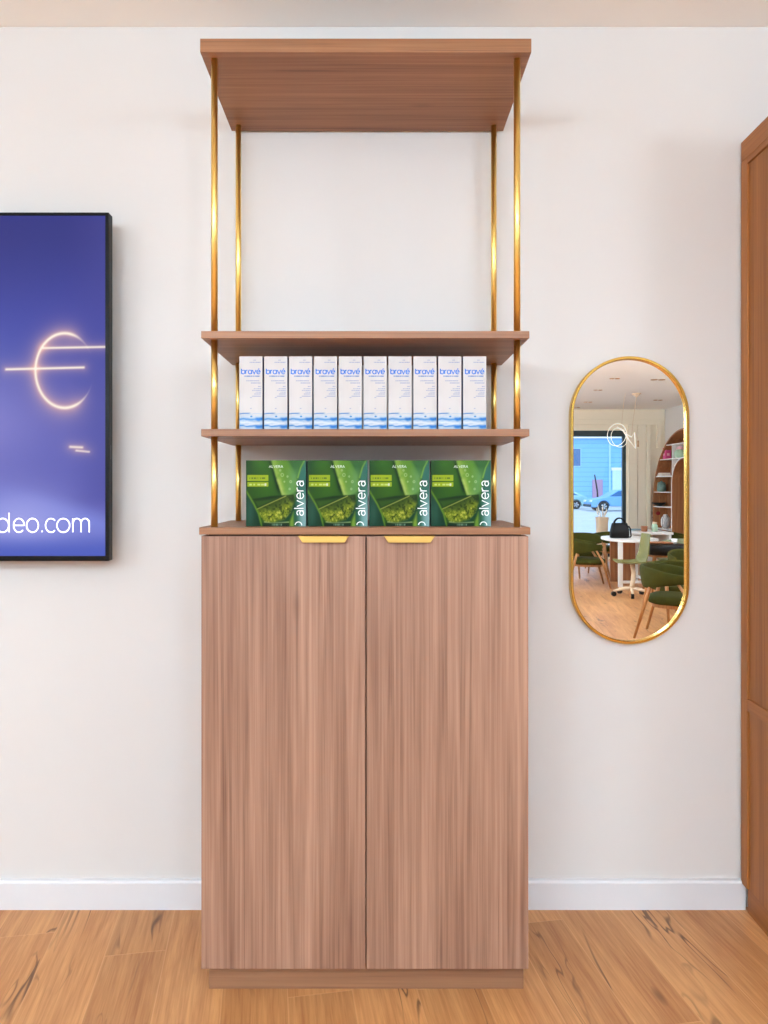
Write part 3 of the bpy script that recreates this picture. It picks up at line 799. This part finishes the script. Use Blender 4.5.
# black bag on the table
bg = thing('handbag', 'black handbag with looped handles standing on the white table in the mirror', 'bag', at(619.5, 10.72, .725), math.radians(8))
obj('bag_body', MB().loaf([(.135,.06,0),(.145,.07,.01),(.142,.065,.12),(.12,.035,.215),(.112,.022,.235)], 32, 4), M['blackleather'], bg, smooth=True)
for sy in (-.028, .028):
    obj('handle', MB().tube([(.085*math.cos(a), sy, .205 + .105*math.sin(a)) for a in [PI*i/16 for i in range(17)]], .0105, 8), M['blackleather'], bg, smooth=True)
obj('side_strap', MB().tube([(.135, 0, .19), (.165, 0, .14), (.172, 0, .03), (.15, .0, .008)], .012, 8), M['blackleather'], bg, smooth=True)
# planter with plumes by the window
pl = thing('floor_vase', 'tall beige vase of pale plumes standing before the shop window in the mirror', 'vase', at(602, 13.55))
obj('vase_body', MB().loaf([(.085,.085,0),(.092,.092,.01),(.10,.10,.8),(.112,.112,.93),(.10,.10,.93),(.09,.09,.80)], 28, 5), M['beige'], pl)
for k in range(7):
    a = 2*PI*k/7; r = .05 + .03*(k % 3)
    b0 = Vector((.04*math.cos(a), .04*math.sin(a), .82)); b1 = Vector((r*math.cos(a), r*math.sin(a), .99 + .04*(k % 3)))
    st = obj('stem', MB().tube([b0, b1], .004, 6), M['beige'], pl)
    obj('plume', MB().tube([b1 + (b1-b0)*t*.8 - Vector((0,0,.06)) for t in (0, .15, .35, .6, .85)], [.004, .013, .015, .010, .002], 8), M['plume'], st, smooth=True)
# small things on the desk
cup = obj('cup', MB().lathe([(.03,0),(.05,.008),(.054,.095),(.048,.095),(.042,.015)], 20), M['brown'], loc=(4.60, MYY(11.72), .76), smooth=True)
tag(cup, 'brown cup standing on the white desk in the mirror', 'cup')
jar = thing('glass_jar', 'tall pale jar beside the brown cup on the white desk in the mirror', 'jar', (4.79, MYY(11.75), .76))
obj('jar_body', MB().lathe([(.04,0),(.05,.006),(.05,.10),(.035,.125),(.035,.135)], 20), M['mint'], jar, smooth=True)
obj('lid', MB().lathe([(.037,.135),(.039,.137),(.039,.16),(.03,.163)], 20), M['beige'], jar, smooth=True)
tray2 = MB().loaf([(.13,.09,0),(.14,.1,.004),(.145,.105,.022),(.13,.09,.022)], 28, 4)
tag(obj('paper_tray', tray2, M['bluegrey'], loc=(4.55, MYY(12.1), .76)), 'flat blue grey tray lying on the white desk in the mirror', 'tray')

# ------------------------------------------------------------------ arched bookcase on the right-hand wall
bc = thing('arched_bookcase', 'walnut arched bookcase with white shelves round a niche, seen in the mirror', 'bookcase', (XR, MYY(12.93), 0))
dpt = .30; RO, ZO = 1.44, 1.2; RI, ZI = .48, 1.58
def arch_pts(r, zc, n=40): return [(-r, 0)] + [(-r*math.cos(PI*i/n), zc + r*math.sin(PI*i/n)) for i in range(n+1)] + [(r, 0)]
def arch_shell(r0, z0, r1, z1, xa, xb, mat, name):
    a, b_ = arch_pts(r0, z0), arch_pts(r1, z1); n = len(a); m = MB()
    vs = [(xa, y, z) for y, z in a] + [(xa, y, z) for y, z in b_] + [(xb, y, z) for y, z in a] + [(xb, y, z) for y, z in b_]
    fs = []
    for i in range(n-1):
        fs += [(i, i+1, n+i+1, n+i), (2*n+i, 3*n+i, 3*n+i+1, 2*n+i+1), (i, 2*n+i, 2*n+i+1, i+1), (n+i, n+i+1, 3*n+i+1, 3*n+i)]
    fs += [(0, n, 3*n, 2*n), (n-1, 3*n-1, 4*n-1, 2*n-1)]
    m.add(vs, fs); return obj(name, m, mat, bc)
arch_shell(RO, ZO, RO - .03, ZO, -dpt, -.002, M['arch'], 'outer_arch')
arch_shell(RI + .03, ZI, RI, ZI, -dpt - .012, -.002, M['arch'], 'inner_arch')
arch_shell(RI + .034, ZI, RI + .012, ZI, -dpt - .016, -dpt - .010, M['white'], 'arch_edge')
a, b_ = arch_pts(RO - .03, ZO), arch_pts(RI + .03, ZI); n = len(a); m = MB()
m.add([(-.02, y, z) for y, z in a] + [(-.02, y, z) for y, z in b_], [(i, i+1, n+i+1, n+i) for i in range(n-1)])
obj('back_panel', m, M['arch'], bc)
m = MB(); ip = arch_pts(RI, ZI); m.prism([(y, z) for y, z in ip], 'x', -.02, -.004); obj('niche_back', m, M['arch'], bc)
SH = [.10, .67, 1.12, 1.42, 1.74, 2.08, 2.36]
def lim(r, zc, z): return r if z <= zc else math.sqrt(max(0, r*r - (z-zc)**2))
for z in SH:
    o_ = lim(RO - .03, ZO, z + .01)
    if z < ZI + RI + .03:
        i_ = lim(RI + .03, ZI, z)
        for s in (-1, 1):
            ya, yb = sorted((s*i_, s*o_)); m = MB(); m.box(-dpt + .002, -.02, ya, yb, z - .009, z + .009); obj('shelf', m, M['white'], bc)
    else:
        obj('shelf', MB().box(-dpt + .002, -.02, -o_, o_, z - .009, z + .009), M['white'], bc)
for s in (-1, 1):
    for z0, z1 in ((1.749, 2.071), (2.089, 2.351)):
        obj('divider', MB().box(-dpt + .004, -.02, s*.52 - .009, s*.52 + .009, z0, z1), M['white'], bc)
BX = XR - .2
def shelf_at(px, z): D = F*BX/(px - CX); return (BX, MYY(D), z + .009)
o = thing('gift_box', 'bright pink box on an upper bookcase shelf in the mirror', 'box', shelf_at(667, 2.08))
obj('box_body', MB().box(-.06, .06, -.06, .06, 0, .19), M['pink'], o, bevel=.004); obj('lid', MB().box(-.064, .064, -.064, .064, .19, .235), M['pink'], o, bevel=.004)
obj('emblem', MB().box(-.062, -.0605, -.025, .025, .07, .12), M['palepink'], o); obj('emblem', MB().box(-.025, .025, .0605, .062, .07, .12), M['palepink'], o)
o = thing('ginger_jar', 'round mint jar with a pale pink lid on an upper bookcase shelf in the mirror', 'jar', shelf_at(680, 2.08))
obj('jar_body', MB().lathe([(.06,0),(.085,.01),(.105,.07),(.10,.13),(.06,.16),(.055,.165)], 24), M['mint'], o, smooth=True)
obj('lid', MB().lathe([(.06,.165),(.068,.168),(.06,.2),(.03,.22),(.012,.235)], 20), M['palepink'], o, smooth=True)
o = thing('storage_jar', 'dark teal lidded jar on a middle bookcase shelf in the mirror', 'jar', shelf_at(661.5, 1.42))
obj('jar_body', MB().lathe([(.06,0),(.085,.008),(.092,.06),(.085,.15),(.07,.17)], 24), M['teal'], o, smooth=True)
obj('lid', MB().lathe([(.074,.17),(.078,.172),(.078,.19),(.02,.205),(.018,.22),(.01,.225)], 24), M['teal'], o, smooth=True)
p = shelf_at(664, 1.74)
for k, (mt, lb, wd) in enumerate(((M['bluegrey'], 'blue grey book lying flat under another on the bookcase shelf in the mirror', .13), (M['palepink'], 'pale pink book lying on top of the blue grey book in the mirror', .115))):
    o = thing('book', lb, 'book', (p[0], p[1], p[2] + .034*k), .1*k, 'books lying on the bookcase shelf')
    m = MB(); m.box(-.09, .09, -wd, wd, 0, .004); m.box(-.09, .09, -wd, wd, .029, .033); m.box(.085, .09, -wd, wd, .004, .029); obj('cover', m, mt, o)
    obj('pages', MB().box(-.085, .085, -wd + .005, wd - .005, .004, .029), M['paper'], o)
p = shelf_at(656.8, .67)
o = thing('storage_box', 'dark red box on a lower bookcase shelf in the mirror', 'box', p)
obj('box_body', MB().box(-.065, .065, -.065, .065, 0, .19), M['red'], o, bevel=.006); obj('lid', MB().box(-.07, .07, -.07, .07, .19, .22), M['red'], o, bevel=.006)
o = thing('round_vase', 'round crimson vase standing on the dark red box in the mirror', 'vase', (p[0], p[1], p[2] + .22))
obj('vase_body', MB().lathe([(.04,0),(.055,.006),(.085,.06),(.085,.10),(.05,.15),(.035,.165)], 24), M['red'], o, smooth=True)
obj('rim', MB().lathe([(.035,.165),(.045,.168),(.045,.18),(.033,.182)], 20), M['black'], o, smooth=True)
o = shelf_at(659, 1.12)
tag(obj('bowl', MB().lathe([(.04,0),(.05,.004),(.13,.05),(.14,.075),(.13,.075),(.1,.045)], 24), M['black'], loc=o, smooth=True), 'wide black bowl on the bookcase shelf above the red vase in the mirror', 'bowl')
o = thing('oval_vase', 'grey and white patterned oval vase on a lower bookcase shelf in the mirror', 'vase', shelf_at(665.5, .67))
obj('vase_body', MB().lathe([(.04,0),(.055,.006),(.088,.07),(.095,.14),(.085,.21),(.05,.265),(.038,.275)], 24), M['pattern'], o, smooth=True)
obj('rim', MB().lathe([(.038,.275),(.044,.277),(.042,.288),(.034,.289)], 20), M['white'], o, smooth=True)

# ------------------------------------------------------------------ ceiling fittings
lab = ['second', 'third', 'fourth', 'fifth']
spots = [(614.6,10.36,.032,'recessed twin spotlight in the ceiling, left one of the nearest pair in the mirror'), (658,10.47,.045,'recessed twin spotlight in the ceiling, right one of the nearest pair in the mirror'),
         (598,11.58,.03,'recessed twin spotlight in the ceiling behind the nearest left one in the mirror'), (588,13.2,.034,'recessed twin spotlight in the ceiling above the shop window in the mirror'),
         (576,14.1,.034,'recessed twin spotlight in the ceiling closest to the left mirror edge'), (658,12.9,.034,'recessed twin spotlight in the ceiling before the arched bookcase in the mirror')]
for px, D, r, lb in spots:
    o = thing('recessed_spotlight', lb, 'ceiling light', at(px, D, ZC), 0, 'recessed twin spotlights')
    for sx in (-1, 1):
        rg = obj('trim_ring', MB().lathe([(r*1.15,-.001),(r*1.15,-.008),(r*.8,-.010),(r*.8,-.001)], 20, (sx*r*1.3,0,0)), M['lensamp'], o)
        obj('lamp', MB().lathe([(r*.78,-.002),(r*.7,-.005),(r*.3,-.006)], 20, (sx*r*1.3,0,0)), plain('lamp_glass_%s' % D, (200,170,130), .3) if 0 else M['lensamp'], rg)
pc = at(636.5, 12.0, ZC)
pd = thing('pendant_lamp', 'cream wire ring and zigzag pendant lamp hanging from the ceiling in the mirror', 'pendant lamp', pc)
obj('canopy', MB().lathe([(.075,0),(.075,-.012),(.03,-.05),(.008,-.07)], 24), M['beige'], pd, smooth=True)
def rel(px, py, D=12.0): return (MX(px, D) - pc[0], 0, MZ(py, D) - ZC)
M['wire'] = emit('lit_wire', (255, 248, 234), .62)
obj('cord', MB().tube([(0, 0, -.06), rel(632.6, 424), rel(631.5, 437)], .004, 6), M['beige'], pd)
obj('cord', MB().tube([rel(625.5, 395) [:2] + (-.001,), rel(624, 400), rel(621.5, 426.5)], .003, 6), M['beige'], pd)
c0 = rel(616.8, 434.8)
obj('ring', MB().tube([(c0[0] + .165*math.cos(2*PI*i/40), .05*math.sin(2*PI*i/40), c0[2] + .19*math.sin(2*PI*i/40)) for i in range(40)], .0048, 8, True), M['wire'], pd, smooth=True)
obj('ring', MB().tube([(c0[0] + .03 + .14*math.cos(2*PI*i/40), .03 - .05*math.sin(2*PI*i/40), c0[2] - .05 + .17*math.sin(2*PI*i/40)) for i in range(40)], .004, 8, True), M['wire'], pd, smooth=True)
zz_ = [rel(*q) for q in ((617, 427), (623, 431), (629, 440), (635.5, 448.5), (634.5, 432.5), (631.5, 437), (626, 434))]
obj('zigzag', MB().tube(zz_, .006, 8), M['wire'], pd)
for px, py in ((638, 444),): 
    p = rel(px, py); obj('bulb', MB().tube([(p[0], 0, p[2] - .05), (p[0], 0, p[2] + .06)], .016, 10), M['lensamp'], pd)
obj('stem', MB().tube([rel(635.5, 433), rel(638, 440)], .004, 6), M['beige'], pd)

# unseen globe lamps, added in rows to brighten the walls and room
M['opal'] = emit('added_fill_glow', (214, 237, 255), 35.0)  # glow of the added fill lamps, strong enough to light the whole room
proto = None
for y, wy in ((-3.5, 'row nearest the cabinet wall'), (-6.2, 'row in mid room'), (-9.2, 'row towards the shop window')):
    for x, wx in ((-3.3, 'leftmost'), (-1.2, 'middle one'), (.8, 'rightmost')):
        lb = 'added globe lamp out of view, %s in the %s' % (wx, wy)
        if proto is None:
            proto = thing('added_globe_lamp', lb, 'ceiling lamp', (x, y, ZC), 0, 'added globe lamps out of view')
            obj('globe', MB().lathe([(.24*math.sin(PI*(i + .35)/18.7), -.62 + .24*math.cos(PI*(i + .35)/18.7)) for i in range(19)], 32), M['opal'], proto, smooth=True)
            obj('cap', MB().lathe([(.05, -.40), (.06, -.375), (.03, -.34), (.008, -.32)], 20), M['brass'], proto, smooth=True)
            obj('cord', MB().tube([(0, 0, -.33), (0, 0, -.02)], .004, 8), M['black'], proto)
            obj('canopy', MB().lathe([(.06, 0), (.06, -.015), (.02, -.03)], 20), M['brass'], proto, smooth=True)
        else: dup(proto, (x, y, ZC), lb)
for x, y, lb in ((3.4, -2.9, 'added globe lamp out of view on the right side, nearer the mirror wall'), (5.0, -5.5, 'added globe lamp out of view on the right side, farther from the mirror')):
    dup(proto, (x, y, ZC), lb)

# ------------------------------------------------------------------ the street beyond the window
gm = plain('pale_asphalt', (176, 182, 188), .9, var=.06, scale=.8)
def siding():
    m, nt, b = newmat('daylight_tinted_siding'); tc = nd(nt, 'ShaderNodeTexCoord'); sp = nd(nt, 'ShaderNodeSeparateXYZ'); nt.links.new(tc.outputs['Object'], sp.inputs[0])
    f = math_(nt, 'FRACT', math_(nt, 'DIVIDE', sp.outputs[2], .42)); l = ramp(nt, f, .0, .14)
    nt.links.new(mixc(nt, l, lin4((86, 138, 190)), lin4((128, 184, 232))), b.inputs['Base Color']); b.inputs['Roughness'].default_value = .8  # blue cast of cool daylight put into the siding colour
    return m
SY = YF - T
def ground(name, y0, y1, z, mat):
    return struct(name, MB().box(-60, 90, y0, y1, z - .2, z), mat)
ground('trim_4', SY - 6, SY, -.03, plain('pavement', (206, 208, 210), .9, var=.04, scale=2))
ground('trim_5', SY - 60, SY - 6, -.06, gm)
bY = MYY(60.0)
M['pale_board'] = plain('pale_board', (150, 196, 236), .7)
bd = thing('house', 'clapboard house across the street with blue daylight cast in its colour, seen through the shop window in the mirror', 'building', (18, bY, -.06))
obj('wall', MB().box(-24, 24, -8, 0, 0, 5.9), siding(), bd)
obj('corner_board', MB().box(2.45, 2.6, 0, .06, 0, 5.9), plain('pale_board', (170, 208, 240), .7), bd)
obj('fascia', MB().box(-24.2, 24.2, -.2, .35, 5.9, 6.2), M['white'], bd)
obj('roof', MB().prism([(-.0, 6.2), (.35, 6.2), (-4, 8.2), (-8.2, 6.2)], 'x', -24.2, 24.2), plain('roof_slate', (120, 130, 140), .9), bd)
dk_ = plain('dusk_glass', (40, 96, 150), .2)
for x0, x1, z0, z1 in ((-.75, -.05, 3.5, 4.98), (-6.5, -5.0, 3.5, 4.98), (8, 9.5, 3.5, 4.98)):
    fr_ = MB(); fr_.box(x0 - .08, x1 + .08, 0, .05, z0 - .08, z1 + .08); f_ = obj('window_frame', fr_, M['pale_board'], bd)
    obj('pane', MB().box(x0, x1, .04, .06, z0, z1), dk_, f_)
g_ = obj('garage_door', MB().box(2.75, 6.2, 0, .06, 0, 3.1), plain('garage_white', (200, 222, 240), .6), bd)
obj('lintel', MB().box(2.65, 6.3, 0, .12, 3.1, 3.35), M['white'], bd)
obj('door', MB().box(1.0, 1.9, 0, .06, 0, 2.3), plain('rose_door', (176, 140, 170), .6), bd)
pp = at(598.5, 53); 
st = thing('street_post', 'thin dark post behind the blue car across the street in the mirror', 'post', (pp[0], pp[1], -.06))
obj('pole', MB().tube([(0,0,0), (-.1,0,1.4), (-.3,0,2.6)], [.07,.06,.05], 10), M['black'], st); obj('foot', MB().lathe([(.16,0),(.16,.03),(.08,.06)], 14), M['black'], st)
def car(label, loc, paint, flip, group):
    t = thing('car', label, 'car', loc, PI if flip else 0, group)
    # x forward = -x ; length 4.4, nose at x=-2.2
    low = [(-2.2,.28),(-2.2,.62),(-2.05,.78),(-1.1,.95),(1.85,1.0),(2.15,.9),(2.2,.35),(1.9,.24)]
    arches = []
    bot = [(1.75,.24)]
    for cx in (1.35, -1.35): bot += [(cx + .38*math.cos(a), .33 + .38*math.sin(a)) for a in [PI*i/10 for i in range(11)]]
    bot += [(-1.9,.24)]
    poly = low + bot
    obj('body', MB().prism(poly, 'y', -.86, .86), paint, t, bevel=.05, seg=3)
    cab = [(-1.15,.93),(-.35,1.42),(.35,1.48),(1.0,1.42),(1.9,.98)]
    m = MB(); m.rings([[(x, -.84 + .16*max(0,(z-.95)/.5), z) for x, z in cab], [(x, .84 - .16*max(0,(z-.95)/.5), z) for x, z in cab]])
    obj('roof', m, paint, t, bevel=.04, seg=3)
    for s in (-1, 1):
        win = [(-.95,1.0),(-.33,1.36),(.3,1.41),(.92,1.36),(1.5,1.03)]
        obj('side_window', MB().add([(x, s*(.85 - .16*max(0,(z-.95)/.5)), z) for x, z in win], [(0,1,2,3,4)]), dk_, t)
        for cx in (-1.35, 1.35):
            wl = obj('wheel', MB().tube([(cx, s*.66, .325), (cx, s*.87, .325)], .325, 24), M['black'], t)
            hb = MB()
            for k in range(5):
                a = 2*PI*k/5; hb.prism([(cx + .05*math.cos(a+1.57), .325 + .05*math.sin(a+1.57)), (cx + .05*math.cos(a-1.57), .325 + .05*math.sin(a-1.57)), (cx + .2*math.cos(a-.25), .325 + .2*math.sin(a-.25)), (cx + .2*math.cos(a+.25), .325 + .2*math.sin(a+.25))], 'y', s*.87, s*.885)
            obj('hub', hb, plain('alloy_%d%d' % (s, cx*10), (190, 196, 204), .4, .6), wl)
    obj('headlamp', MB().box(-2.22, -2.0, -.8, -.5, .62, .74), M['white'], t, bevel=.02); obj('headlamp', MB().box(-2.22, -2.0, .5, .8, .62, .74), M['white'], t, bevel=.02)
    obj('bumper', MB().box(-2.26, -2.12, -.8, .8, .3, .46), M['black'], t, bevel=.03); obj('bumper', MB().box(2.12, 2.26, -.8, .8, .34, .5), M['black'], t, bevel=.03)
    return t
cy = MYY(47)
car('blue hatchback parked across the street, seen through the shop window in the mirror', (16.75, cy, -.06), plain('blue_paint', (120, 172, 226), .35, .3, .01), False, None)
car('pale teal car parked left of the blue hatchback, seen in the mirror', (13.5, MYY(51.5), -.06), plain('teal_paint', (150, 196, 200), .35, .2, .01), False, None)

# ------------------------------------------------------------------ light, sky, camera
wd = bpy.data.worlds.new('sky'); SC.world = wd; wd.use_nodes = True
nt = wd.node_tree; bg = nt.nodes['Background']
sky = nd(nt, 'ShaderNodeTexSky', sky_type='HOSEK_WILKIE'); sky.turbidity = 4; sky.sun_direction = (-.5, .4, .75)
nt.links.new(mixc(nt, .55, sky.outputs[0], (.62, .8, 1.0, 1)), bg.inputs['Color']); bg.inputs['Strength'].default_value = 4.2
def portal(loc, rot, sx, sy):
    l = bpy.data.lights.new('window_portal', 'AREA'); l.shape = 'RECTANGLE'; l.size = sx; l.size_y = sy; l.cycles.is_portal = True
    o = bpy.data.objects.new('window_portal', l); COL.objects.link(o); o.location = loc; o.rotation_euler = rot
for a, c in LW: portal((XL - .16, (a + c)/2, (LZ0+LZ1)/2), (0, -PI/2, 0), LZ1 - LZ0, c - a)
portal(((WX0+WX1)/2, SY - .02, WZ/2), (PI/2, 0, 0), WX1 - WX0, WZ)

cam = bpy.data.cameras.new('camera'); co = bpy.data.objects.new('camera', cam); COL.objects.link(co)
co.location = (0, -D0, H); co.rotation_euler = (PI/2, 0, 0)
cam.sensor_fit = 'VERTICAL'; cam.sensor_height = 36; cam.lens = F/1024*36
cam.shift_x = (384 - CX)/1024; cam.shift_y = -(512 - CY)/1024
cam.clip_start = .02
SC.camera = co
SC.view_settings.view_transform = 'Standard'; SC.view_settings.look = 'None'
SC.view_settings.exposure = 0; SC.view_settings.gamma = 1; SC.view_settings.use_curve_mapping = False
SC.cycles.use_denoising = True
SC.cycles.max_bounces = 10; SC.cycles.diffuse_bounces = 6; SC.cycles.glossy_bounces = 6; SC.cycles.transparent_max_bounces = 12
SC.cycles.sample_clamp_indirect = 0
